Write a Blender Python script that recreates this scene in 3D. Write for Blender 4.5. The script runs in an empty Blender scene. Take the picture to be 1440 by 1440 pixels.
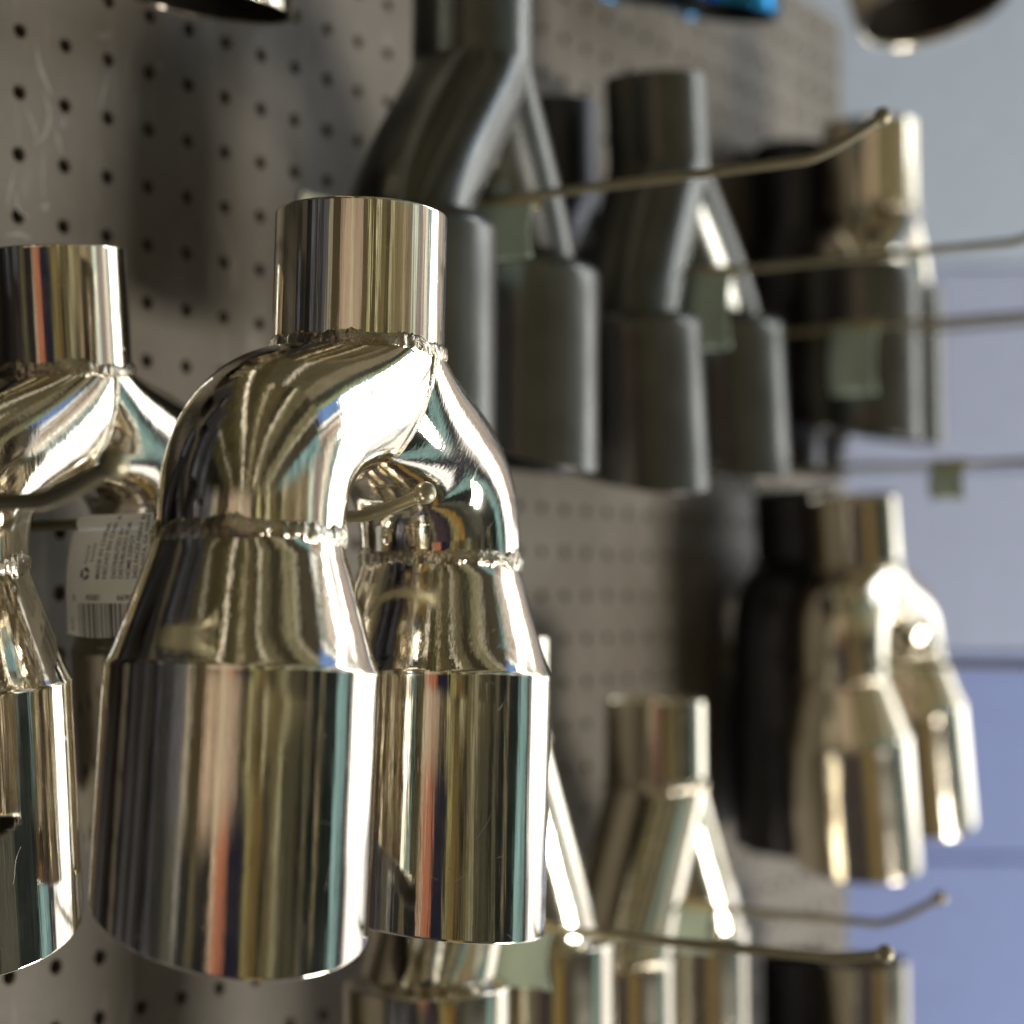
import bpy, math, random
from mathutils import Vector, Matrix, noise
random.seed(7)
S = bpy.context.scene
COL = S.collection
PI = math.pi
R_ = math.radians
MM = 0.001
# ------------------------------------------------------------------ place and camera
A = R_(32.3)                 # angle between the line of sight and the board
FPX = 2774.0                 # focal length in photo pixels (1440 px wide)
D = 592.0                    # camera to board, mm
CZ = 1400.0                  # camera height, mm
PITCH = math.atan(126 / FPX)
sA, cA = math.sin(A), math.cos(A)

def W(r, f, v):
    """camera-level frame (right, forward, up from eye level; mm) -> world metres. board face is y = 0."""
    return Vector(((sA * r + cA * f) * MM, (-cA * r + sA * f - D) * MM, (CZ + v) * MM))

def at(px, f, v):
    """lateral position from the photo column at depth f"""
    return W((px - 720) * f / FPX, f, v)

# ------------------------------------------------------------------ node helpers
def new_mat(name):
    m = bpy.data.materials.new(name); m.use_nodes = True
    nt = m.node_tree; b = nt.nodes['Principled BSDF']
    return m, nt, b

def N(nt, t, **kw):
    n = nt.nodes.new(t)
    for k, v in kw.items():
        setattr(n, k, v)
    return n

def setv(n, **kw):
    for k, v in kw.items():
        n.inputs[k.replace('_', ' ')].default_value = v

def ramp(nt, stops, interp='LINEAR'):
    r = N(nt, 'ShaderNodeValToRGB'); cr = r.color_ramp; cr.interpolation = interp
    while len(cr.elements) > 1: cr.elements.remove(cr.elements[-1])
    cr.elements[0].position = stops[0][0]; cr.elements[0].color = (*stops[0][1], 1)
    for p, c in stops[1:]:
        e = cr.elements.new(p); e.color = (*c, 1)
    return r

def maprange(nt, sock, a, b, c, d):
    m = N(nt, 'ShaderNodeMapRange'); nt.links.new(sock, m.inputs['Value'])
    m.inputs['From Min'].default_value = a; m.inputs['From Max'].default_value = b
    m.inputs['To Min'].default_value = c; m.inputs['To Max'].default_value = d
    return m.outputs['Result']

def math_(nt, op, a, b=None):
    m = N(nt, 'ShaderNodeMath', operation=op)
    for i, s in enumerate((a, b)):
        if s is None: continue
        if isinstance(s, (int, float)): m.inputs[i].default_value = s
        else: nt.links.new(s, m.inputs[i])
    return m.outputs[0]

# ------------------------------------------------------------------ materials
def steel(name, col, rough, streak=0.00004, vary=(.35, 2.6)):
    m, nt, b = new_mat(name)
    setv(b, Metallic=1.0)
    tc = N(nt, 'ShaderNodeTexCoord')
    mp = N(nt, 'ShaderNodeMapping'); mp.inputs['Scale'].default_value = (900, 900, 14)
    nt.links.new(tc.outputs['Object'], mp.inputs['Vector'])
    n1 = N(nt, 'ShaderNodeTexNoise'); n1.inputs['Scale'].default_value = 1.0; n1.inputs['Detail'].default_value = 3
    nt.links.new(mp.outputs[0], n1.inputs['Vector'])
    n2 = N(nt, 'ShaderNodeTexNoise'); n2.inputs['Scale'].default_value = 38; n2.inputs['Detail'].default_value = 5
    nt.links.new(tc.outputs['Object'], n2.inputs['Vector'])
    # hairline handling scratches: short broken arcs
    n5 = N(nt, 'ShaderNodeTexNoise'); n5.inputs['Scale'].default_value = 42; n5.inputs['Detail'].default_value = 0
    nt.links.new(tc.outputs['Object'], n5.inputs['Vector'])
    ln = math_(nt, 'LESS_THAN', math_(nt, 'ABSOLUTE', math_(nt, 'SUBTRACT', n5.outputs['Fac'], .5)), .0019)
    n6 = N(nt, 'ShaderNodeTexNoise'); n6.inputs['Scale'].default_value = 110; n6.inputs['Detail'].default_value = 1
    nt.links.new(tc.outputs['Object'], n6.inputs['Vector'])
    ln = math_(nt, 'MULTIPLY', ln, maprange(nt, n6.outputs['Fac'], .56, .62, 0, 1))
    rg = maprange(nt, n2.outputs['Fac'], 0.3, 0.75, rough * vary[0], rough * vary[1])
    nt.links.new(math_(nt, 'ADD', rg, math_(nt, 'MULTIPLY', ln, .15)), b.inputs['Roughness'])
    # fine dust specks and smudges
    v = N(nt, 'ShaderNodeTexVoronoi'); v.inputs['Scale'].default_value = 260; v.feature = 'F1'
    nt.links.new(tc.outputs['Object'], v.inputs['Vector'])
    spot = maprange(nt, v.outputs['Distance'], 0.05, 0.075, 1.0, 0.0)
    n3 = N(nt, 'ShaderNodeTexNoise'); n3.inputs['Scale'].default_value = 55
    nt.links.new(tc.outputs['Object'], n3.inputs['Vector'])
    gate = maprange(nt, n3.outputs['Fac'], 0.56, 0.62, 0.0, 1.0)
    spot = math_(nt, 'MULTIPLY', spot, gate)
    mx = N(nt, 'ShaderNodeMix', data_type='RGBA')
    mx.inputs[6].default_value = (*col, 1); mx.inputs[7].default_value = (col[0]*.45, col[1]*.43, col[2]*.38, 1)
    nt.links.new(spot, mx.inputs[0]); nt.links.new(mx.outputs[2], b.inputs['Base Color'])
    bp = N(nt, 'ShaderNodeBump'); bp.inputs['Strength'].default_value = 1.0; bp.inputs['Distance'].default_value = streak
    nt.links.new(n1.outputs['Fac'], bp.inputs['Height'])
    b2 = N(nt, 'ShaderNodeBump'); b2.inputs['Strength'].default_value = 1.0; b2.inputs['Distance'].default_value = 0.00022
    n4 = N(nt, 'ShaderNodeTexNoise', noise_dimensions='4D'); n4.inputs['Scale'].default_value = 1.0; n4.inputs['Detail'].default_value = 1.5
    mp2 = N(nt, 'ShaderNodeMapping'); mp2.inputs['Scale'].default_value = (70, 70, 7)
    nt.links.new(tc.outputs['Object'], mp2.inputs['Vector']); nt.links.new(mp2.outputs[0], n4.inputs['Vector'])
    oi = N(nt, 'ShaderNodeObjectInfo'); nt.links.new(math_(nt, 'MULTIPLY', oi.outputs['Random'], 50.0), n4.inputs['W'])
    nt.links.new(n4.outputs['Fac'], b2.inputs['Height']); nt.links.new(bp.outputs[0], b2.inputs['Normal'])
    nt.links.new(b2.outputs[0], b.inputs['Normal'])
    return m

def weld_mat():
    m, nt, b = new_mat('weld_metal')
    setv(b, Metallic=1.0)
    tc = N(nt, 'ShaderNodeTexCoord')
    n = N(nt, 'ShaderNodeTexNoise'); n.inputs['Scale'].default_value = 420; n.inputs['Detail'].default_value = 4
    nt.links.new(tc.outputs['Object'], n.inputs['Vector'])
    r = ramp(nt, [(0.3, (.30, .25, .17)), (0.55, (.62, .56, .45)), (0.8, (.8, .76, .68))])
    n2 = N(nt, 'ShaderNodeTexNoise'); n2.inputs['Scale'].default_value = 90
    nt.links.new(tc.outputs['Object'], n2.inputs['Vector'])
    nt.links.new(n2.outputs['Fac'], r.inputs[0]); nt.links.new(r.outputs[0], b.inputs['Base Color'])
    nt.links.new(maprange(nt, n.outputs['Fac'], .3, .7, .08, .3), b.inputs['Roughness'])
    bp = N(nt, 'ShaderNodeBump'); bp.inputs['Distance'].default_value = 0.0007
    nt.links.new(n.outputs['Fac'], bp.inputs['Height']); nt.links.new(bp.outputs[0], b.inputs['Normal'])
    return m

def coat(name, col, rough, metal=0.0, bump=0.00005, spec=0.5, var=.17):
    m, nt, b = new_mat(name)
    setv(b, Metallic=metal, Roughness=rough)
    b.inputs['Specular IOR Level'].default_value = spec
    tc = N(nt, 'ShaderNodeTexCoord')
    n = N(nt, 'ShaderNodeTexNoise'); n.inputs['Scale'].default_value = 35; n.inputs['Detail'].default_value = 6
    nt.links.new(tc.outputs['Object'], n.inputs['Vector'])
    r = ramp(nt, [(0.3, tuple(c * (1 - var) for c in col)), (0.7, tuple(min(1, c * (1 + var)) for c in col))])
    nt.links.new(n.outputs['Fac'], r.inputs[0]); nt.links.new(r.outputs[0], b.inputs['Base Color'])
    n2 = N(nt, 'ShaderNodeTexNoise'); n2.inputs['Scale'].default_value = 1500
    nt.links.new(tc.outputs['Object'], n2.inputs['Vector'])
    bp = N(nt, 'ShaderNodeBump'); bp.inputs['Distance'].default_value = bump
    nt.links.new(n2.outputs['Fac'], bp.inputs['Height']); nt.links.new(bp.outputs[0], b.inputs['Normal'])
    return m

def board_mat():
    m, nt, b = new_mat('painted_hardboard')
    tc = N(nt, 'ShaderNodeTexCoord')
    n = N(nt, 'ShaderNodeTexNoise'); n.inputs['Scale'].default_value = 9; n.inputs['Detail'].default_value = 8; n.inputs['Roughness'].default_value = .65
    nt.links.new(tc.outputs['Object'], n.inputs['Vector'])
    r = ramp(nt, [(0.3, (.118, .103, .083)), (0.5, (.148, .130, .105)), (0.72, (.182, .162, .134))])
    nt.links.new(n.outputs['Fac'], r.inputs[0])
    # dusty scuffs, drawn out into streaks
    mp = N(nt, 'ShaderNodeMapping'); mp.inputs['Scale'].default_value = (60, 60, 9); mp.inputs['Rotation'].default_value = (0, .35, 0)
    nt.links.new(tc.outputs['Object'], mp.inputs['Vector'])
    n2 = N(nt, 'ShaderNodeTexNoise'); n2.inputs['Scale'].default_value = 1; n2.inputs['Detail'].default_value = 5; n2.inputs['Distortion'].default_value = 1.5
    nt.links.new(mp.outputs[0], n2.inputs['Vector'])
    f = maprange(nt, n2.outputs['Fac'], .60, .74, 0, .35)
    mx = N(nt, 'ShaderNodeMix', data_type='RGBA')
    nt.links.new(f, mx.inputs[0]); nt.links.new(r.outputs[0], mx.inputs[6]); mx.inputs[7].default_value = (.40, .38, .33, 1)
    nt.links.new(mx.outputs[2], b.inputs['Base Color'])
    n3 = N(nt, 'ShaderNodeTexNoise'); n3.inputs['Scale'].default_value = 22; n3.inputs['Detail'].default_value = 4
    nt.links.new(tc.outputs['Object'], n3.inputs['Vector'])
    nt.links.new(maprange(nt, n3.outputs['Fac'], .3, .7, .44, .58), b.inputs['Roughness'])
    b.inputs['Specular IOR Level'].default_value = .28
    n4 = N(nt, 'ShaderNodeTexNoise'); n4.inputs['Scale'].default_value = 160; n4.inputs['Detail'].default_value = 3
    nt.links.new(tc.outputs['Object'], n4.inputs['Vector'])
    bp = N(nt, 'ShaderNodeBump'); bp.inputs['Distance'].default_value = .0003
    nt.links.new(n4.outputs['Fac'], bp.inputs['Height']); nt.links.new(bp.outputs[0], b.inputs['Normal'])
    return m

M = {}
M['chrome'] = steel('polished_stainless', (.87, .81, .69), .052)
M['chrome_far'] = steel('stainless_double_wall', (.74, .68, .55), .12, streak=.00005, vary=(.8, 1.3))
M['weld'] = weld_mat()
M['matte'] = coat('graphite_coating', (.125, .127, .118), .25, metal=.92)
M['black'] = coat('black_coating', (.05, .05, .06), .30, metal=.7)
M['blue'] = coat('blue_anodised', (.02, .22, .48), .22, metal=.9)
M['hook'] = coat('galvanised_wire', (.33, .30, .20), .36, metal=.7)
M['paper'] = coat('paper_label', (.87, .91, .86), .42, bump=.00002)
M['label_dim'] = coat('green_paper_label', (.50, .62, .54), .6)
M['label_tan'] = coat('tan_paper_label', (.55, .45, .25), .6)
M['ink'] = coat('black_ink', (.02, .02, .022), .55)
M['inkgrey'] = coat('faded_ink', (.16, .18, .17), .55)
M['board'] = board_mat()
M['inside'] = coat('dark_inner_wall', (.045, .038, .03), .5, metal=.6)  # pipe insides, darker than the outer metal
M['scuff'] = coat('chalky_scuff', (.25, .245, .21), .6)
M['backing'] = coat('dark_backing', (.02, .02, .02), .9)
M['wall_a'] = coat('wall_lit_top_tone', (.60, .71, .88), .6, var=.04)  # three wall tones: light fading downward, put into the panel colour
M['wall_b'] = coat('wall_dim_bottom_tone', (.31, .40, .78), .6, var=.05)
M['wall_c'] = coat('wall_half_lit_tone', (.50, .57, .80), .6, var=.04)
M['seam'] = coat('seam_paint', (.47, .54, .76), .7)

# ------------------------------------------------------------------ mesh helpers
def mesh_obj(name, verts, faces, mat, parent=None, smooth=True, scale=MM):
    me = bpy.data.meshes.new(name)
    me.from_pydata([tuple(c * scale for c in v) for v in verts], [], faces)
    me.materials.append(mat)
    if smooth:
        me.polygons.foreach_set('use_smooth', [True] * len(me.polygons))
    me.update()
    o = bpy.data.objects.new(name, me); COL.objects.link(o)
    if parent is not None: o.parent = parent
    return o

def loft(rings, close=True, cap0=False, cap1=False):
    n = len(rings[0]); V = [p for r in rings for p in r]; F = []
    for i in range(len(rings) - 1):
        for j in range(n if close else n - 1):
            k = (j + 1) % n
            F.append((i*n + j, i*n + k, (i+1)*n + k, (i+1)*n + j))
    if cap0: F.append(tuple(range(n - 1, -1, -1)))
    if cap1: F.append(tuple((len(rings) - 1) * n + j for j in range(n)))
    return V, F

def join(*parts):
    V, F = [], []
    for v, f in parts:
        o = len(V); V += list(v); F += [tuple(i + o for i in q) for q in f]
    return V, F

def tube(path, rad, seg=20, cap=True):
    """path: list of Vectors, rad: float or list"""
    rings = []; up = Vector((0, 0, 1)); n = len(path)
    prev = None
    for i, p in enumerate(path):
        t = (path[min(i + 1, n - 1)] - path[max(i - 1, 0)]).normalized()
        if prev is None:
            a = up if abs(t.z) < .9 else Vector((1, 0, 0))
            u = t.cross(a).normalized()
        else:
            u = (prev - t * prev.dot(t)).normalized()
        prev = u; w = t.cross(u)
        r = rad[i] if isinstance(rad, (list, tuple)) else rad
        rings.append([p + (u * math.cos(2*PI*j/seg) + w * math.sin(2*PI*j/seg)) * r for j in range(seg)])
    return loft(rings, True, cap, cap)

def sphere(c, r, nu=24, nv=14):
    rings = [[Vector(c) + Vector((r*math.sin(PI*i/nv)*math.cos(2*PI*j/nu), r*math.sin(PI*i/nv)*math.sin(2*PI*j/nu), r*math.cos(PI*i/nv))) for j in range(nu)] for i in range(nv + 1)]
    return loft(rings)

def bez(p, t):
    u = 1 - t
    return tuple(u*u*u*a + 3*u*u*t*b + 3*u*t*t*c + t*t*t*d for a, b, c, d in zip(*p))

def box(x0, x1, y0, y1, z0, z1):
    V = [(x, y, z) for x in (x0, x1) for y in (y0, y1) for z in (z0, z1)]
    F = [(0,1,3,2),(4,6,7,5),(0,4,5,1),(2,3,7,6),(0,2,6,4),(1,5,7,3)]
    return V, F

def empty(name, loc, rz=0.0, roll=0.0, tilt=0.0, label=None, cat=None, group=None):
    o = bpy.data.objects.new(name, None); COL.objects.link(o)
    o.empty_display_size = .02
    o.matrix_world = Matrix.Translation(loc) @ Matrix.Rotation(rz, 4, 'Z') @ Matrix.Rotation(roll, 4, 'Y') @ Matrix.Rotation(tilt, 4, 'X')
    tag(o, label, cat, group)
    return o

def tag(o, label=None, cat=None, group=None, kind=None):
    if label: o['label'] = label
    if cat: o['category'] = cat
    if group: o['group'] = group
    if kind: o['kind'] = kind

# ------------------------------------------------------------------ twin exhaust tips
# local frame (mm): x along the board, -y toward the viewer, z up; z = 20 is the neck of the arms
SEG = 96
def ring(cx, cz, r, n=SEG):
    return [(cx + r*math.cos(2*PI*j/n), r*math.sin(2*PI*j/n), cz) for j in range(n)]

def bead(path, wr, hr, seed, closed=True, seg=14, lump=1.0):
    """weld bead: path = list of (Vector pos, Vector outward, Vector across); wr half height, hr how far it stands out"""
    rings = []; n = len(path)
    L = 0; lens = [0]
    for i in range(1, n):
        L += (path[i][0] - path[i-1][0]).length; lens.append(L)
    for i, (p, out, ac) in enumerate(path):
        s = lens[i]; q = Vector((s * .16, seed * 7.3, 0))
        if closed:
            an = 2*PI*i/(n-1); q = Vector((math.cos(an), math.sin(an), 0)) * (L / (2*PI)) * .16 + Vector((0, 0, seed*5.1))
        a = 1 + .75 * lump * noise.noise(q * .8)
        fine = noise.noise(q * 1.7 + Vector((2, 7, 5)))
        rip = abs(noise.noise(q * 2.6 + Vector((5, 1, 8))))
        blob = max(0.0, noise.noise(q * 1.2 + Vector((9, 3, 1))) - .2) * 2.2 * lump
        w = wr * max(.5, a + .22 * fine * lump + .12 * rip + .35*blob); h = hr * max(.45, .75 + .28 * fine * lump + .3*blob + .2 * rip)
        wob = wr * .55 * lump * noise.noise(q * .9 + Vector((4, 4, 4)))
        r = []
        for j in range(seg):
            t = 2*PI*j/seg
            d = 1 + .22 * lump * noise.noise((p * .9) + Vector((math.cos(t), math.sin(t), seed)) * 1.3)
            r.append(p + out * (h * math.cos(t) * d) + ac * (w * math.sin(t) * d + wob))
        rings.append(r)
    if closed: rings[-1] = rings[0]
    return loft(rings)

def circle_path(cx, cz, r, n=420, dip=None, rot=0.0, zr=0.0):
    P = []
    for i in range(n + 1):
        t = 2*PI*i/n
        out = Vector((math.cos(t), math.sin(t), 0))
        P.append((Vector((cx + r*math.cos(t), r*math.sin(t), cz + (dip(t) if dip else 0))), out, Vector((0, 0, 1))))
    return P

def make_tip(name, loc, rz, roll, label, cat, group, style='arch', pipe=28.6, outR=41.0, h=62.0,
             v_top=130.0, v_in=85.0, v_neck=20.0, v_sh=-20.0, v_bot=-102.0, slash=.14, splay=0.0, skew=0.0, lean=0.0,
             mat='chrome', mat_out=None, tilt=0.0, welds=True, seed=1, corner=3.0, detail=1.0, flat=0.0):
    root = empty(name, loc, rz, roll, tilt, label, cat, group)
    vbs = v_bot if isinstance(v_bot, tuple) else (v_bot, v_bot)
    mo = M[mat_out or mat]; mi = M[mat]
    nseg = int(SEG * detail)
    # inlet pipe, with wall thickness
    e = 1.2
    prof = [(pipe, v_in - 2), (pipe, v_in + 2), (pipe, v_top - 6), (pipe, v_top - 1.0), (pipe, v_top - .6), (pipe - .05, v_top - .35), (pipe - .25, v_top - .08), (pipe - e + .2, v_top), (pipe - e, v_top - .4), (pipe - e, v_top - 4), (pipe - e, v_in - 2)]
    V, F = loft([ring(0, z, r, nseg) for r, z in prof])
    mesh_obj('inlet_pipe', V, F, mi, root)
    for sg in (-1, 1):
        # arm lofted between an outer and an inner contour
        nx = h + sg * skew          # sg = +1: the arm further along the board
        if style == 'arch':
            O = [(-pipe, v_in), (-pipe - 31, v_in - 5), (-nx - pipe, v_neck + 50), (-nx - pipe, v_neck)]
            I = [(pipe, v_in), (8, v_neck + 3), (-nx + pipe, v_neck + 36), (-nx + pipe, v_neck)]
        else:
            O = [(-pipe, v_in), (-pipe - 4, v_in - 10), (-nx - pipe + 8, v_neck + 28), (-nx - pipe, v_neck - 4)]
            I = [(pipe, v_in), (pipe - 6, v_in - 22), (-nx + pipe + 14, v_neck + 26), (-nx + pipe, v_neck - 4)]
        nt_ = 64 if detail >= 1 else 32
        rings = []
        for i in range(nt_ + 1):
            t = i / nt_
            o = bez(O, t); q = bez(I, t)
            c = ((o[0]+q[0])/2, (o[1]+q[1])/2); a = ((o[0]-q[0])/2, (o[1]-q[1])/2)
            pr = pipe * 1.0
            rings.append([(-sg * (c[0] + a[0]*math.cos(2*PI*j/nseg)), pr*math.sin(2*PI*j/nseg), c[1] + a[1]*math.cos(2*PI*j/nseg)) for j in range(nseg)])
        V, F = loft(rings)
        if sg < 0: F = [tuple(reversed(f)) for f in F]
        mesh_obj('arm', V, F, mi, root)
        # outlet
        cx = sg * nx; v_bot = vbs[(sg + 1) // 2]
        if style == 'arch':
            pf = [(pipe, v_neck + .5), (pipe + .3, v_neck - 3)]
            for k in range(1, 9):
                t = k / 9; pf.append((pipe + .3 + (outR - pipe - 1.2) * t, v_neck - 3 + (v_sh + 4 - v_neck) * t))
            pf += [(outR - .9, v_sh + 2.0), (outR - .35, v_sh + .8), (outR + .05, v_sh), (outR + .1, v_sh - .8), (outR, v_sh - 2)]
        else:
            pf = [(pipe - 2, v_neck + .5 + flat), (pipe + 1, v_neck + .4 + flat)]
            for k in range(0, 9):
                t = k / 8 * PI / 2
                pf.append((outR - corner + corner*math.sin(t), v_neck - corner + corner*math.cos(t)))
        zt = pf[-1][1]
        nb = 10
        sx_, sy_ = slash[(sg + 1) // 2] if isinstance(slash, tuple) else (0.0, slash)
        rows = [(r, z, 0.0) for r, z in pf]
        for k in range(1, nb + 1):
            rows.append((outR, zt + (v_bot + 2 - zt) * k / nb, k / nb))
        rows += [(outR, v_bot + 1.0, 1), (outR, v_bot + .6, 1), (outR - .06, v_bot + .3, 1), (outR - .25, v_bot + .08, 1), (outR - .8, v_bot, 1), (outR - 1.4, v_bot + .2, 1), (outR - 1.6, v_bot + .8, 1)]
        rr = [[(r*math.cos(2*PI*j/nseg), r*math.sin(2*PI*j/nseg), z + fk * r * (sx_*math.cos(2*PI*j/nseg) + sy_*math.sin(2*PI*j/nseg))) for j in range(nseg)] for r, z, fk in rows]
        Vo, Fo = loft(rr)
        inn = [(outR - 1.6, v_bot + .8, 1), (outR - 1.6, v_bot + 12, .9), (outR - 1.6, zt - 4, 0), (pipe - 2, v_neck - 5, 0), (2, v_neck - 5, 0)]
        ri = [[(r*math.cos(2*PI*j/nseg), r*math.sin(2*PI*j/nseg), z + fk * r * (sx_*math.cos(2*PI*j/nseg) + sy_*math.sin(2*PI*j/nseg))) for j in range(nseg)] for r, z, fk in inn]
        Vi, Fi = loft(ri)
        sp = sg * splay - lean
        def pose(vs):
            out = []
            for x, y, z in vs:
                dz = z - v_neck
                out.append((cx + x*math.cos(sp) - dz*math.sin(sp), y, v_neck + x*math.sin(sp) + dz*math.cos(sp)))
            return out
        oo = mesh_obj('outlet_pipe', pose(Vo), Fo, mo, root)
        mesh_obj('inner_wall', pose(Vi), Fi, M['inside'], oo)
        if welds:
            if style == 'arch':
                V, F = bead(circle_path(cx, v_neck, pipe - .3), 3.0, 1.55, seed + sg * 3.7)
            else:
                V, F = bead(circle_path(cx, v_neck + 1, pipe + .3, 200), 1.6, 1.2, seed + sg * 3.7)
            mesh_obj('weld_bead', V, F, M['weld'], root)
    if welds:
        V, F = bead(circle_path(0, v_in + .2, pipe - .3), 2.8 * pipe / 28.6, 1.55, seed + 11)
        mesh_obj('weld_bead', V, F, M['weld'], root)
        if style == 'arch':
            # seam where both arms meet in the middle plane
            P = []
            for k in range(-70, 71):
                th = PI + k / 70 * (PI * .60)        # cos = -1 is the inner contour
                lo, hi = 0.0, 1.0
                def sx(t):
                    o = bez(O, t); q = bez(I, t)
                    return (o[0]+q[0])/2 + (o[0]-q[0])/2*math.cos(th)
                for _ in range(30):
                    mid = (lo + hi) / 2
                    if sx(mid) > 0: lo = mid
                    else: hi = mid
                o = bez(O, lo); q = bez(I, lo)
                z = (o[1]+q[1])/2 + (o[1]-q[1])/2*math.cos(th); y = pipe * math.sin(th)
                P.append(Vector((0, y, z)))
            pts = []
            for i, p in enumerate(P):
                tn = (P[min(i+1, len(P)-1)] - P[max(i-1, 0)]).normalized()
                out = Vector((0, tn.z, -tn.y))
                if out.dot(Vector((0, p.y, p.z - v_in))) < 0: out = -out
                pts.append((p - out * .2, out, Vector((1, 0, 0))))
            V, F = bead(pts, 1.9, 1.1, seed + 21, closed=False, lump=.5)
            mesh_obj('seam_weld', V, F, M['weld'], root)
    return root

TW = 'twin exhaust tips hung on the pegboard hooks'
def tip_at(px, f, vref, yaw_deg, roll_deg, label, **kw):
    """px, f: column and depth of the inlet axis; vref: height (mm above eye) of local z = 0; yaw: angle of the Y to the sight line"""
    rz = A - R_(yaw_deg)
    return make_tip('twin_exhaust_tip', at(px, f, vref), rz, R_(roll_deg), label, 'exhaust tip', TW, **kw)

# front row ---------------------------------------------------------------
tip_at(495, 650, -3, 25.5, 2.4, 'large polished steel twin tip in sharp focus with lumpy weld beads, nearest on its hook', splay=R_(.5), lean=R_(2.0), seed=3, outR=41, slash=((.235, .275), (.02, .12)), v_top=132, v_bot=(-92, -106))
tip_at(96, 725, -2, 28, -6, 'polished steel twin tip cut off by the left edge, hung behind the sharp one', splay=R_(.8), seed=8, v_bot=-100, slash=((.20, .20), (.02, .12)))

# matte graphite row above --------------------------------------------------
ST = dict(style='straight', welds=False, detail=.67)
tip_at(655, 906, 0, 25, 1.5, 'graphite grey twin tip right above the sharp one, its inlet cut by the top edge',
       v_top=305, v_in=250, v_neck=166, v_bot=75, outR=39.5, h=58, corner=8, mat='matte', slash=((.10, .32), (.06, .30)), skew=-4, **ST)
tip_at(956, 1110, 0, 30, -6, 'graphite grey twin tip with its whole inlet in view, between the two other dark pairs',
       v_top=292, v_in=244, v_neck=160, v_bot=75, outR=40, h=58, pipe=28, corner=8, mat='matte', slash=((.08, .28), (.05, .24)), skew=8, **ST)
tip_at(794, 1150, 0, 34, -1, 'black twin tip mostly hidden behind the graphite one with the whole inlet',
       v_top=292, v_in=240, v_neck=170, v_bot=75, outR=29, h=46, pipe=23, corner=5, mat='black', slash=.14, **ST)
tip_at(1232, 1350, 0, 20, -2, 'twin tip with a shiny brass coloured inlet over dark outlets beside the pale wall',
       v_top=327, v_in=267, v_neck=221, v_bot=113, pipe=32.5, outR=40.5, h=58, corner=5, mat='chrome_far', mat_out='matte', slash=.14,
       style='straight', welds=True, detail=.67, seed=5)
tip_at(1116, 1368, 0, 22, 0, 'black twin tip hidden behind the brass coloured one, only its inlet showing',
       v_top=318, v_in=258, v_neck=190, v_bot=90, pipe=25, outR=29, h=42, corner=5, mat='black', slash=.12, **ST)

# lower right and bottom ------------------------------------------------------
tip_at(1213, 1290, -61, 30, -8, 'polished twin tip leaning to the right in front of the blue wall', h=56, skew=18, splay=R_(1.5), lean=R_(-5), detail=.67, mat='chrome_far', seed=13)
tip_at(1130, 1345, -54, 30, -6, 'black twin tip in the shade behind the leaning polished one', mat='black', welds=False, detail=.67, outR=33, h=48, splay=R_(1))
tip_at(920, 1110, 0, 28, -1, 'polished straight legged twin tip with double wall outlets at the bottom centre', seed=15,
       v_top=-55, v_in=-102, v_neck=-190, v_bot=-290, outR=30.5, h=54, corner=2, flat=1.5, mat='chrome_far', style='straight', welds=True, detail=.67)
tip_at(684, 900, 0, 25, 0, 'polished double wall twin tip half hidden below the sharp one at the bottom edge', seed=17,
       v_top=-16, v_in=-62, v_neck=-161, v_bot=-262, outR=35.5, h=58, corner=2, flat=1.5, mat='chrome_far', style='straight', welds=True, detail=.67)
tip_at(1208, 1310, 0, 28, -1, 'polished twin tip cut by the bottom edge with only its inlet in the picture', seed=19,
       v_top=-236, v_in=-284, v_neck=-366, v_bot=-460, outR=36, h=56, corner=2, flat=1.5, mat='chrome_far', style='straight', welds=True, detail=.5)
tip_at(1126, 1350, 0, 28, 0, 'black twin tip cut by the bottom edge, behind the lowest polished inlet',
       v_top=-240, v_in=-288, v_neck=-366, v_bot=-460, outR=34, h=50, corner=4, mat='black', **ST)

# the row goes on past the left edge of the picture; unseen black tips, added to darken what the polished metal mirrors
def added_dark_tip(X, out, v, label, **kw):
    o = make_tip('twin_exhaust_tip', Vector((X*MM, -out*MM, (CZ+v)*MM)), R_(4), 0, label, 'exhaust tip', TW, mat='black', style='straight', welds=False, detail=.5, **kw)  # named like the hung tips, but added and unseen
added_dark_tip(365, 44, -15, 'unseen black twin tip added just past the left edge, flat against the board', outR=36, h=52, v_top=170, v_in=120, v_neck=40, v_bot=-290)
added_dark_tip(350, 44, 300, 'unseen black twin tip added to the upper row past the left edge', outR=38, h=56, v_top=170, v_in=120, v_neck=40, v_bot=-80)
added_dark_tip(205, 70, 300, 'unseen black twin tip added to the upper row furthest past the left edge', outR=40, h=56, v_top=190, v_in=140, v_neck=50, v_bot=-190)
added_dark_tip(215, 60, -15, 'unseen black twin tip added further past the left edge of the picture', outR=40, h=56, v_top=190, v_in=140, v_neck=50, v_bot=-330)

# top edge ---------------------------------------------------------------------
tip_at(170, 785, 0, 28, -1, 'polished twin tip at the top left of which only the outlet ends show', seed=23,
       v_top=503, v_in=457, v_neck=373, v_bot=(246, 254), outR=37, h=58, corner=3, mat='chrome_far', slash=.18, style='straight', welds=True, detail=.67)
tip_at(985, 1180, 0, 30, -3, 'blue twin tip at the top centre of which only the outlet ends show',
       v_top=577, v_in=532, v_neck=457, v_bot=(351, 364), outR=35, h=57, corner=4, mat='blue', slash=.16, **ST)

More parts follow.
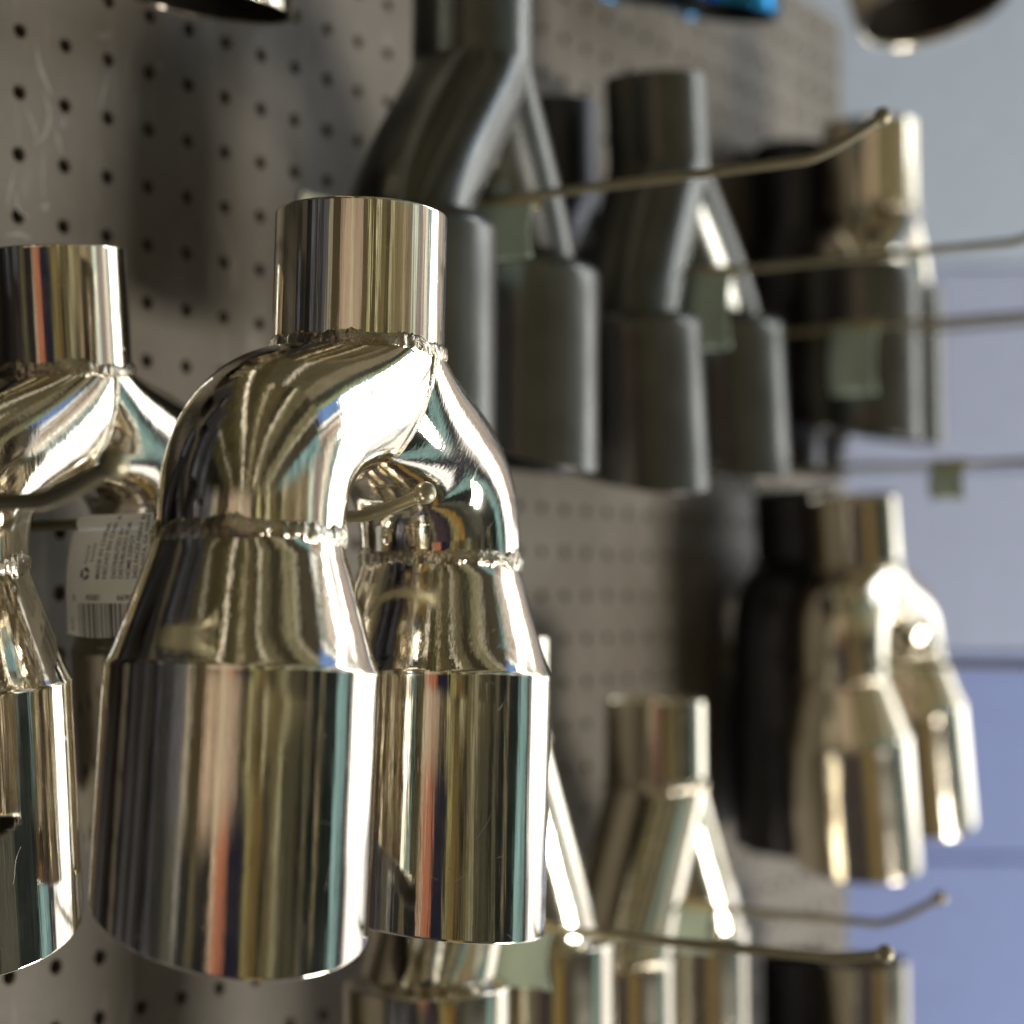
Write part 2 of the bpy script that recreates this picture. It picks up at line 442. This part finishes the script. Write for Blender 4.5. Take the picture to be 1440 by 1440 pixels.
# single tip top right: a wide slash cut outlet seen from below
def single_tip():
    root = empty('single_exhaust_tip', at(1325, 1290, 392), R_(-10), 0, R_(-17), 'wide single tip at the top right seen from below, dark inside its oval mouth', 'exhaust tip')
    Rr = 54
    pf = [(26, 160), (26, 100), (30, 92), (44, 66), (49, 58), (Rr, 52), (Rr, 30), (Rr, 4), (Rr - .6, 1), (Rr - 2.5, 0), (Rr - 4, 1), (Rr - 4.4, 4)]
    V, F = loft([ring(0, z, r, 72) for r, z in pf]); mesh_obj('outlet_pipe', V, F, M['chrome_far'], root)
    pf = [(Rr - 4.4, 4), (Rr - 5, 40), (32, 60), (24, 90), (24, 158)]
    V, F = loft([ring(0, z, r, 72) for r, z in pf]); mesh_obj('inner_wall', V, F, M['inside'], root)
    V, F = bead(circle_path(0, 100, 26.3, 160), 1.8, 1.4, 31); mesh_obj('weld_bead', V, F, M['weld'], root)
single_tip()

# ------------------------------------------------------------------ hooks
HK = 'wire hooks plugged into the pegboard'
def to_board(px, f, v):
    p = at(px, f, v); return p
def make_hook(px, f, v, out_mm, label, rise=9.0, bend=26.0, r=2.1, droop=0.0):
    """a hook passing through (px, f, v), reaching out_mm from the board"""
    p = at(px, f, v)
    root = empty('wire_hook', Vector((p.x, 0, p.z)), 0, 0, 0, label, 'hook', HK)
    pts = [Vector((0, 4, 11)), Vector((0, -1, 9)), Vector((0, -4, 3)), Vector((0, -9, 0))]
    L = out_mm
    n = 10
    for i in range(1, n + 1):
        t = i / n; pts.append(Vector((0, -9 - (L - bend - 9) * t, -droop * t)))
    for i in range(1, 9):
        t = i / 8; pts.append(Vector((0, -(L - bend) - bend * t, -droop + rise * t ** 1.35)))
    V, F = tube([q for q in pts], r, 20)
    mesh_obj('wire', V, F, M['hook'], root)
    V, F = sphere(pts[-1], r * 1.75); mesh_obj('ball_end', V, F, M['hook'], root)
    V, F = box(-11, 11, -1.6, -.1, -8, 14)
    pl = mesh_obj('clip_plate', V, F, M['hook'], root, smooth=False)
    bv = pl.modifiers.new('bevel', 'BEVEL'); bv.width = .0006; bv.segments = 2
    return root
make_hook(499, 650, 28, 229, 'hook through the sharp polished tip, its ball end just showing in the crotch', rise=7)
make_hook(155, 515, 27, 229, 'blurred hook with a ball end crossing the left edge at mid height', rise=9, r=2.5)
make_hook(655, 906, 184, 294, 'long hook carrying the graphite tip, its raised end reaching toward the brass coloured inlet', rise=14, bend=34)
make_hook(915, 1110, 183, 300, 'hook running from the middle graphite tip out past the right edge')
make_hook(1232, 1350, 184, 300, 'hook through the crotch of the brass inlet tip and out past the pale wall')
make_hook(1190, 1215, 169, 300, 'hook crossing in front of the dark outlets, with a green label on it', r=1.9)
make_hook(1150, 1250, 84, 320, 'hook above the leaning polished tip with a small tag hanging from it', r=2.0)
make_hook(1196, 1290, -40, 300, 'hook through the leaning polished tip and out past the blue wall')
make_hook(920, 1110, -168, 232, 'upper of the two hooks that end before the blue wall at the bottom right', rise=16, bend=34)
make_hook(684, 900, -145, 292, 'long hook sloping down across the bottom outlets, lower one at the blue wall', rise=4)

# ------------------------------------------------------------------ pegboard
def build_board():
    P = 25.4
    # lattice phase from the photo: a hole at column 20, row 33
    f0 = FPX / (0.001427 * 2455)
    h0 = at(20, f0, 0); X0 = h0.x / MM; Z0 = CZ + (846 - 33) * f0 / FPX
    xr = 1425.0
    i0 = -int((X0 - 60) / P); i1 = int((xr - X0 - 8) / P)
    V, F = [], []
    NS = 24; r = 3.1; T = 5.0
    sq = []
    for k in range(NS):
        a = 2*PI*k/NS; c, s = math.cos(a), math.sin(a); m = max(abs(c), abs(s)); sq.append((c/m*P/2, s/m*P/2))
    z_lo = Z0 - 46 * P; 
    for i in range(i0, i1 + 1):
        for j in range(-46, 9):
            cx = X0 + i * P; cz = Z0 + j * P
            b = len(V)
            for (x, z) in sq: V.append((cx + x, 0, cz + z))
            for rr, y in ((r + .5, 0), (r + .1, .35), (r, T)):
                for k in range(NS):
                    a = 2*PI*k/NS; V.append((cx + rr*math.cos(a), y, cz + rr*math.sin(a)))
            for l in range(3):
                for k in range(NS):
                    k2 = (k+1) % NS
                    F.append((b + l*NS + k, b + l*NS + k2, b + (l+1)*NS + k2, b + (l+1)*NS + k))
    xe = X0 + (i1 + .5) * P; za = Z0 - 46.5*P; zb = Z0 + 8.5*P; xs = X0 + (i0 - .5) * P
    b = len(V)
    V += [(xe, 0, za), (xe, 0, zb), (xe, T, zb), (xe, T, za)]; F.append((b, b+1, b+2, b+3))
    root = bpy.data.objects.new('pegboard', None); COL.objects.link(root)
    tag(root, 'dark grey brown pegboard with rows of round holes, scuffed at the upper left', 'pegboard')
    o = mesh_obj('panel', V, F, M['board'], root, smooth=False)
    V, F = box(xs, xe, 14, 30, za, zb); mesh_obj('backing', V, F, M['backing'], root, smooth=False)
    # scuffs in the paint, raised by a hair
    def scuff(pts, w):
        pp = []
        for x, y in pts:
            f = FPX / (0.001427 * (2475 - x)); q = at(x, f, (846 - y) * f / FPX); pp.append((q.x / MM, q.z / MM))
        VV, FF = [], []
        # catmull-rom
        res = []
        for i in range(len(pp) - 1):
            a = pp[max(i-1, 0)]; b_ = pp[i]; c = pp[i+1]; d = pp[min(i+2, len(pp)-1)]
            for k in range(10):
                t = k / 10
                res.append(tuple(.5*((2*b_[m]) + (-a[m]+c[m])*t + (2*a[m]-5*b_[m]+4*c[m]-d[m])*t*t + (-a[m]+3*b_[m]-3*c[m]+d[m])*t**3) for m in (0, 1)))
        n = len(res)
        for i, (x, z) in enumerate(res):
            x2, z2 = res[min(i+1, n-1)]; x1, z1 = res[max(i-1, 0)]
            dx, dz = x2-x1, z2-z1; l = math.hypot(dx, dz) or 1
            ww = w * math.sin(PI * (i + .6) / (n + .2)) * (1 + .6 * noise.noise(Vector((x * .3, z * .3, 0))))
            VV += [(x - dz/l*ww, -.12, z + dx/l*ww), (x + dz/l*ww, -.12, z - dx/l*ww)]
            if i: FF.append((2*i-2, 2*i-1, 2*i+1, 2*i))
        mesh_obj('scuff', VV, FF, M['scuff'], root, smooth=False)
    for pts, w in [([(42, 50), (48, 85), (60, 115), (68, 130)], 1.0), ([(52, 118), (62, 150), (58, 180), (42, 200)], 1.0),
                   ([(146, 92), (140, 120), (133, 148)], .9), ([(70, 170), (76, 195), (82, 215)], .8), ([(26, 140), (36, 160), (44, 185), (40, 205)], .6),
                   ([(14, 230), (8, 262), (2, 290)], .6), ([(16, 262), (20, 290), (38, 304)], .7), ([(54, 205), (54, 250), (58, 290)], .5),
                   ([(76, 158), (80, 164), (84, 158)], 2.2), ([(52, 282), (57, 286), (62, 280)], 1.8), ([(216, 80), (220, 86), (222, 90)], 1.3), ([(128, 40), (142, 42), (152, 34)], .8), ([(0, 328), (22, 326), (40, 334)], .6)]:
        scuff(pts, w)
build_board()

# ------------------------------------------------------------------ wall beyond the board, in horizontal panels
def wall():
    root = empty('panelled_wall', W(0, 0, -CZ), 0, 0, 0, 'pale blue panelled wall beyond the end of the pegboard', 'wall')
    Fd = 2100
    rz = A                         # faces the camera
    root.matrix_world = Matrix.Translation(W(0, Fd, -CZ)) @ Matrix.Rotation(-(PI/2 - A), 4, 'Z')
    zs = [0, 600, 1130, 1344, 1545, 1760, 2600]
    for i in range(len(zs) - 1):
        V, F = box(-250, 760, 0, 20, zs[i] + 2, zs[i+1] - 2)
        p = mesh_obj('panel', V, F, (M['wall_b'], M['wall_b'], M['wall_b'], M['wall_c'], M['wall_c'], M['wall_a'])[i], root, smooth=False)  # paler panels toward the top paint in the light gradient
        bv = p.modifiers.new('bevel', 'BEVEL'); bv.width = .003; bv.segments = 2
    V, F = box(-250, 760, 14, 60, 0, 2600); mesh_obj('backing', V, F, M['seam'], root, smooth=False)
wall()

# ------------------------------------------------------------------ labels
def text_mesh(s, size, font=None):
    cu = bpy.data.curves.new('t', 'FONT'); cu.body = s; cu.size = size; cu.align_x = 'LEFT'; cu.align_y = 'BOTTOM'
    cu.offset = size * .012
    o = bpy.data.objects.new('t', cu); COL.objects.link(o)
    bpy.context.view_layer.update()
    dg = bpy.context.evaluated_depsgraph_get()
    me = bpy.data.meshes.new_from_object(o.evaluated_get(dg))
    V = [tuple(v.co) for v in me.vertices]; F = [tuple(p.vertices) for p in me.polygons]
    bpy.data.objects.remove(o); bpy.data.curves.remove(cu); bpy.data.meshes.remove(me)
    return V, F

def main_label():
    # hangs on the front hook; local u runs along the hook toward the viewer, v up; the sheet faces -x
    p = at(499, 650, 28)
    ydist = -p.y / MM                       # mm of the sharp tip from the board
    y_left = -(ydist - 125)                 # near the board
    root = empty('price_label', Vector((p.x, y_left * MM, p.z)), 0, 0, 0, 'white printed barcode label wrapped over the hook beside the sharp polished tip', 'label', 'labels hanging from the hooks')
    Wd, H = 50.0, 39.5
    def sheet(u, v, off=0.0):
        # v = 0 at rod centre, negative below; gentle curl; lower left corner tucked in
        curl = 2.6 * math.sin(u / Wd * PI * 1.1 + .3) * min(1, -v / 20) + 1.6 * math.sin(-v / H * 3.0)
        x = -3.1 - curl * .8 - off
        uu = u + (1 - math.exp(v / 7.0)) * -3.0 * (1 if u < 20 else max(0, 1 - (u - 20) / 20)) + 1.5
        return (x, -uu, v)
    nu, nv = 40, 30
    V = [sheet(Wd * i / nu, -2.5 - (H - 2.5 + (1.5*math.sin(i*.12))) * j / nv) for j in range(nv + 1) for i in range(nu + 1)]
    F = [(j*(nu+1)+i, j*(nu+1)+i+1, (j+1)*(nu+1)+i+1, (j+1)*(nu+1)+i) for j in range(nv) for i in range(nu)]
    o = mesh_obj('printed_sheet', V, F, M['paper'], root)
    sd = o.modifiers.new('thick', 'SOLIDIFY'); sd.thickness = .0002; sd.offset = -1
    # sleeve round the wire
    rings = []
    for i in range(21):
        u = 2 + 46 * i / 20
        rings.append([(3.3*math.cos(2*PI*j/24), -u, 3.3*math.sin(2*PI*j/24)) for j in range(24)])
    V, F = loft(rings); mesh_obj('sleeve', V, F, M['paper'], root)
    def put(name, VF, ox, oy, rot, mat, off=.22):
        c, s = math.cos(rot), math.sin(rot)
        vs = [sheet(ox + x*c - y*s, oy + x*s + y*c, off) for x, y, *_ in VF[0]]
        return mesh_obj(name, vs, VF[1], mat, o, smooth=False)
    up = PI / 2
    lines = [(11.3, -14.5, 'Recycle', 1.9, 'inkgrey'), (14.3, -13.8, 'Reciclar', 1.9, 'inkgrey'),
             (18.4, -20, 'MADE IN CHINA', 2.35, 'ink'), (21.7, -20, 'HECHO EN CHINA', 2.35, 'ink'),
             (25.4, -20, 'DISTRIBUTED BY', 2.15, 'ink'), (28.2, -20, 'DISTRIBUIDO POR', 2.15, 'ink'), (31.0, -20, 'HOME DEPOT', 2.15, 'ink'),
             (33.8, -20, '2455 PACES FERRY RD', 2.15, 'ink'), (36.6, -20, 'ATLANTA, GA 30339', 2.15, 'ink'), (39.6, -18, 'HOMEDEPOT.COM', 2.15, 'ink')]
    for ux, vy, s, sz, mt in lines:
        put('printed_line', text_mesh(s, sz * 1.15), ux, vy, up, M[mt])
    # recycling mark: three chasing arrows
    V, F = [], []
    for k in range(3):
        a0 = 2*PI*k/3 + .25
        b = len(V)
        for i in range(7):
            a = a0 + i / 6 * 1.15
            for r in (1.25, 2.25): V.append((r*math.cos(a), r*math.sin(a), 0))
        for i in range(6): F.append((b+2*i, b+2*i+1, b+2*i+3, b+2*i+2))
        b = len(V); a = a0 + 1.15
        V += [(.8*math.cos(a), .8*math.sin(a), 0), (2.75*math.cos(a), 2.75*math.sin(a), 0), (1.85*math.cos(a+.62), 1.85*math.sin(a+.62), 0)]
        F.append((b, b+1, b+2))
    put('recycling_mark', (V, F), 10.5, -18.0, 0, M['ink'])
    # barcode
    rnd = random.Random(4); V, F = [], []; x = 0.0
    while x < 36:
        w = rnd.choice([.3, .3, .55, .8, 1.05]); g = rnd.choice([.3, .45, .6, .85])
        b = len(V)
        for q in range(13): V += [(x, -13.2 + 1.1*q, 0), (x + w, -13.2 + 1.1*q, 0)]
        for q in range(12): F.append((b+2*q, b+2*q+1, b+2*q+3, b+2*q+2))
        x += w + g
    put('barcode', (V, F), 7.2, -28.6, 0, M['ink'])
    for ux, s in ((4.2, '5'), (11.2, '95081'), (25.5, '66903')):
        put('printed_digits', text_mesh(s, 3.0), ux, -28.2, 0, M['ink'])
    put('printed_line', text_mesh('SELL AFTER 03/20', 2.0), 31, -43.4, PI, M['inkgrey'])
    put('printed_line', text_mesh('BIJ-FDI', 1.7), 4.6, -38.5, up, M['inkgrey'])
main_label()

LB = 'labels hanging from the hooks'
def small_label(px, f, v, w, hgt, label, mat='label_dim', yaw=0.0):
    """top centre at (px, f, v)"""
    p = at(px, f, v)
    root = empty('price_label', p, yaw, 0, 0, label, 'label', LB)
    nu, nv = 8, 12; V = []
    for j in range(nv + 1):
        for i in range(nu + 1):
            u = (i / nu - .5) * w; t = j / nv
            V.append((-2.7 - 3*math.sin(t*2.6) - .8*math.sin(i*.8), -u + 1.2*math.sin(t*3), -hgt * t))
    F = [(j*(nu+1)+i, j*(nu+1)+i+1, (j+1)*(nu+1)+i+1, (j+1)*(nu+1)+i) for j in range(nv) for i in range(nu)]
    o = mesh_obj('printed_sheet', V, F, M[mat], root); sd = o.modifiers.new('thick', 'SOLIDIFY'); sd.thickness = .0003
    rings = [[(3.2*math.cos(2*PI*j/16), -(i/6 - .5)*w, 3.2*math.sin(2*PI*j/16)) for j in range(16)] for i in range(7)]
    V, F = loft(rings); mesh_obj('sleeve', V, F, M['label_tan'], root)
def on_hook(pxh, fh, v, back):
    """point on the hook through (pxh, fh), 'back' mm along it toward the viewer; returns px, f"""
    r = (pxh - 720) * fh / FPX + cA * back; f = fh - sA * back
    return 720 + r * FPX / f, f
def lab(pxh, fh, v, back, *a, **k):
    px, f = on_hook(pxh, fh, v, back); small_label(px, f, v, *a, **k)
lab(655, 906, 181, 22, 34, 26, 'faded green label hanging from the hook of the graphite tip above the sharp one')
lab(915, 1110, 183, 40, 26, 44, 'faded green label hanging between the legs of the middle graphite tip')
lab(1190, 1215, 169, 8, 30, 42, 'faded green label in front of the dark outlets under the brass coloured inlet')
lab(1150, 1250, 84, 88, 22, 22, 'small dull tag hanging by itself in front of the pale wall')
lab(920, 1110, -168, 26, 22, 24, 'small green label beside the legs of the bottom centre tip')
lab(684, 900, -145, 22, 30, 26, 'greenish label hanging below the right outlet of the sharp tip')

# ------------------------------------------------------------------ camera
cam = bpy.data.cameras.new('camera'); co = bpy.data.objects.new('camera', cam); COL.objects.link(co)
cam.sensor_width = 36; cam.lens = 36 * FPX / 1440; cam.clip_start = .01; cam.clip_end = 50
fw = (Vector((cA, sA, 0)) * math.cos(PITCH) + Vector((0, 0, 1)) * math.sin(PITCH)).normalized()
co.location = W(0, 0, 0)
co.rotation_euler = fw.to_track_quat('-Z', 'Y').to_euler()
cam.dof.use_dof = True; cam.dof.focus_distance = .635; cam.dof.aperture_fstop = 5.8
S.camera = co

# ------------------------------------------------------------------ light: daylight opening to the right, dim shop all round
def c(*v): return v
w = bpy.data.worlds.new('World'); S.world = w; w.use_nodes = True
nt = w.node_tree; bg = nt.nodes['Background']
tc = N(nt, 'ShaderNodeTexCoord')
def dot(vec):
    d = N(nt, 'ShaderNodeVectorMath', operation='DOT_PRODUCT'); nt.links.new(tc.outputs['Generated'], d.inputs[0]); d.inputs[1].default_value = vec
    return d.outputs['Value']
right = dot((sA, -cA, 0)); back = dot((-cA, -sA, 0)); upz = dot((0, 0, 1))
psi = math_(nt, 'ARCTAN2', right, back)                 # 0 = back toward the camera, +90 = right, 180 = ahead
u = maprange(nt, psi, -PI, PI, 0, 1)
el = math_(nt, 'ARCSINE', upz)
def bands(lst):
    """list of (start_deg, colour): hard-ish bands"""
    st = []; e = .0012
    for i, (d, col) in enumerate(lst):
        p = (d + 180) / 360
        if i: st.append((max(0, p - e), lst[i-1][1]))
        st.append((min(1, p + (e if i else 0)), col))
    return st
DOOR = (4.6, 4.7, 4.6)
mid_list = [(-180, c(.30,.28,.27)), (-110, c(.010,.010,.012)), (-72, c(.014,.014,.015)), (-60, c(.035,.035,.032)), (-48, c(.09,.085,.065)), (-39, c(.34,.33,.30)), (-36.5, c(.03,.03,.028)),
     (-26, c(.12,.105,.06)), (-21, c(.02,.02,.02)), (-9, c(.60,.46,.33)), (-6.5, c(.42,.16,.09)), (2, c(.018,.018,.03)), (17, c(.32,.28,.12)), (21, c(.14,.10,.04)), (29, c(.03,.028,.02)), (34, c(.13,.11,.06)), (40, c(.36,.33,.21)), (44, c(.07,.065,.04)),
     (58, c(.02,.02,.016)), (63, c(.12,.11,.07)), (67, c(.014,.018,.016)), (77, c(.5,.42,.25)), (78, c(.015,.02,.018)), (94, c(.27,.45,.46)), (105, c(.03,.035,.04)),
     (111, c(.8,.7,.66)), (114, DOOR), (150, c(.55,.45,.42)), (158, c(.4,.45,.62)), (176, c(.3,.3,.34))]
midhi_list = [(-180, c(.35,.31,.28)), (-110, c(.008,.008,.01)), (-78, c(.9,.85,.7)), (-74, c(.16,.14,.08)), (-60, c(.05,.05,.05)), (-50, c(.10,.10,.11)), (-38, c(.34,.30,.22)), (-33, c(.07,.055,.03)), (-20, c(.50,.38,.27)), (-8, c(.62,.56,.40)), (-5, c(.44,.34,.25)),
     (6, c(.10,.08,.045)), (15, c(.80,.74,.40)), (17.5, c(.09,.07,.035)), (27, c(.9,.85,.55)), (29, c(.16,.13,.06)), (38, c(.07,.055,.03)), (44, c(.55,.5,.30)), (49, c(.22,.18,.10)), (62, c(.34,.28,.18)), (70, c(.24,.20,.13)),
     (80, c(.7,.8,.7)), (86, c(.35,.30,.28)), (98, c(1.1,1.0,.85)), (106, c(.30,.42,.42)), (113, DOOR), (121, c(.5,.42,.36)), (124, DOOR), (131, c(.55,.47,.42)), (150, c(.25,.2,.22)), (160, c(.4,.45,.62)), (176, c(.3,.3,.34))]
# ceiling side
chi = math_(nt, 'ARCTAN2', right, upz)                  # 0 = overhead, +90 = level to the right
hib_list = [(-180, c(.01,.01,.01)), (-75, c(.012,.011,.008)), (-50, c(.05,.045,.022)), (-38, c(.9,.8,.6)), (-37, c(.05,.042,.02)), (-22, c(.08,.068,.03)), (-13, c(2.2,2.0,1.6)), (-11.4, c(.06,.05,.024)), (0, c(.11,.095,.045)), (5, c(.9,.8,.55)), (6, c(.10,.08,.04)), (18, c(.035,.03,.018)), (23, c(1.3,1.2,.9)), (25, c(.14,.12,.07)), (36, c(.045,.04,.025)), (44, c(.22,.2,.12)),
     (52, c(.7,.65,.5)), (53.4, c(.07,.06,.04)), (63, c(.24,.40,.42)), (76, c(1.3,1.3,1.2)), (82, c(.3,.27,.2)), (100, c(.1,.1,.1))]
hif_list = [(-180, c(.02,.02,.02)), (-40, c(.05,.045,.03)), (-8, c(.5,.46,.35)), (-6, c(.08,.07,.04)), (14, c(1.2,1.1,.9)), (15.5, c(.10,.085,.05)), (32, c(.24,.21,.14)), (42, c(.06,.06,.05)), (48, c(.35,.42,.2)), (51, c(.2,.34,.7)), (60, c(1.6,1.6,1.5)), (62, c(.22,.2,.15)), (64.5, c(1.3,1.2,1.1)), (66, c(.5,.36,.3)), (70, c(.22,.2,.16)), (100, c(.1,.1,.1))]
# floor side
lo_list = [(-180, c(.03,.03,.03)), (-72, c(.07,.065,.06)), (-50, c(.22,.2,.17)), (-36, c(.10,.10,.12)), (-22, c(.03,.03,.035)), (-8, c(.16,.15,.09)), (-3, c(.06,.04,.05)), (12, c(.03,.03,.035)), (20, c(.26,.22,.10)), (30, c(.30,.17,.04)), (38, c(.05,.05,.04)), (52, c(.09,.09,.07)), (70, c(.025,.03,.028)), (94, c(.26,.42,.42)), (106, c(.05,.05,.06)), (114, c(1.8,1.75,1.7)), (148, c(.3,.28,.28)), (165, c(.15,.16,.22))]
def multi(lst, ang=None):
    ang = ang or psi; uu = maprange(nt, ang, -PI, PI, 0, 1)
    out = None
    for k in range(0, len(lst), 14):
        ch = lst[k:k+14]; r = ramp(nt, bands(ch)); nt.links.new(uu, r.inputs[0])
        if out is None: out = r.outputs[0]; continue
        s_ = math_(nt, 'GREATER_THAN', ang, R_(ch[0][0])); m_ = N(nt, 'ShaderNodeMix', data_type='RGBA')
        nt.links.new(s_, m_.inputs[0]); nt.links.new(out, m_.inputs[6]); nt.links.new(r.outputs[0], m_.inputs[7]); out = m_.outputs[2]
    return out
lo_out = multi(lo_list)
fh = maprange(nt, el, R_(15), R_(22), 0, 1)
fb = maprange(nt, psi, R_(88), R_(94), 0, 1)
mh = N(nt, 'ShaderNodeMix', data_type='RGBA'); nt.links.new(fb, mh.inputs[0]); nt.links.new(multi(hib_list, chi), mh.inputs[6]); nt.links.new(multi(hif_list, chi), mh.inputs[7]); hi_out = mh.outputs[2]
fm = maprange(nt, el, R_(1.5), R_(3.0), 0, 1)
mh2 = N(nt, 'ShaderNodeMix', data_type='RGBA'); nt.links.new(fm, mh2.inputs[0]); nt.links.new(multi(mid_list), mh2.inputs[6]); nt.links.new(multi(midhi_list), mh2.inputs[7])
m1 = N(nt, 'ShaderNodeMix', data_type='RGBA'); nt.links.new(fh, m1.inputs[0]); nt.links.new(mh2.outputs[2], m1.inputs[6]); nt.links.new(hi_out, m1.inputs[7])
fl = maprange(nt, el, R_(-5.8), R_(-7.4), 0, 1)
m2 = N(nt, 'ShaderNodeMix', data_type='RGBA'); nt.links.new(fl, m2.inputs[0]); nt.links.new(m1.outputs[2], m2.inputs[6]); nt.links.new(lo_out, m2.inputs[7])
# clutter: fine vertical variation, a little of it also with height
nz = N(nt, 'ShaderNodeTexNoise'); nz.inputs['Scale'].default_value = 1.0; nz.inputs['Detail'].default_value = 4; nz.inputs['Roughness'].default_value = .7
cmb = N(nt, 'ShaderNodeCombineXYZ'); nt.links.new(math_(nt, 'MULTIPLY', psi, 52.0), cmb.inputs[0]); nt.links.new(math_(nt, 'MULTIPLY', el, 4.0), cmb.inputs[1])
nt.links.new(cmb.outputs[0], nz.inputs['Vector'])
k = maprange(nt, nz.outputs['Fac'], .34, .66, .12, 1.6)
vm = N(nt, 'ShaderNodeVectorMath', operation='SCALE'); nt.links.new(m2.outputs[2], vm.inputs[0]); nt.links.new(k, vm.inputs['Scale'])
nt.links.new(vm.outputs[0], bg.inputs['Color']); bg.inputs['Strength'].default_value = 1.0
w.cycles.sampling_method = 'MANUAL'; w.cycles.sample_map_resolution = 1024

# daylight: the open doorway to the right, and the sunlit ground outside it throwing light up and in
def lamp(name, az_deg, dist, el_deg, w_, h_, watts, col):
    la = bpy.data.lights.new(name, 'AREA'); la.shape = 'RECTANGLE'; la.size = w_; la.size_y = h_; la.energy = watts; la.color = col
    o = bpy.data.objects.new(name, la); COL.objects.link(o)
    az = R_(az_deg); src = W(dist*math.sin(az), 900 + dist*math.cos(az), dist * math.tan(R_(el_deg)))
    o.location = src; o.rotation_euler = (W(0, 900, 0) - src).to_track_quat('-Z', 'Y').to_euler()
lamp('sunlit_ground_light', 99, 2300, -29, 1.0, .5, 72, (1.0, .95, .87))
lamp('doorway_daylight', 74, 2300, 27, .32, 1.0, 8, (.90, .95, 1.0))

# ------------------------------------------------------------------ render settings
S.render.engine = 'CYCLES'
S.view_settings.view_transform = 'Standard'; S.view_settings.look = 'None'; S.view_settings.exposure = 0; S.view_settings.gamma = 1
S.cycles.max_bounces = 10; S.cycles.glossy_bounces = 8
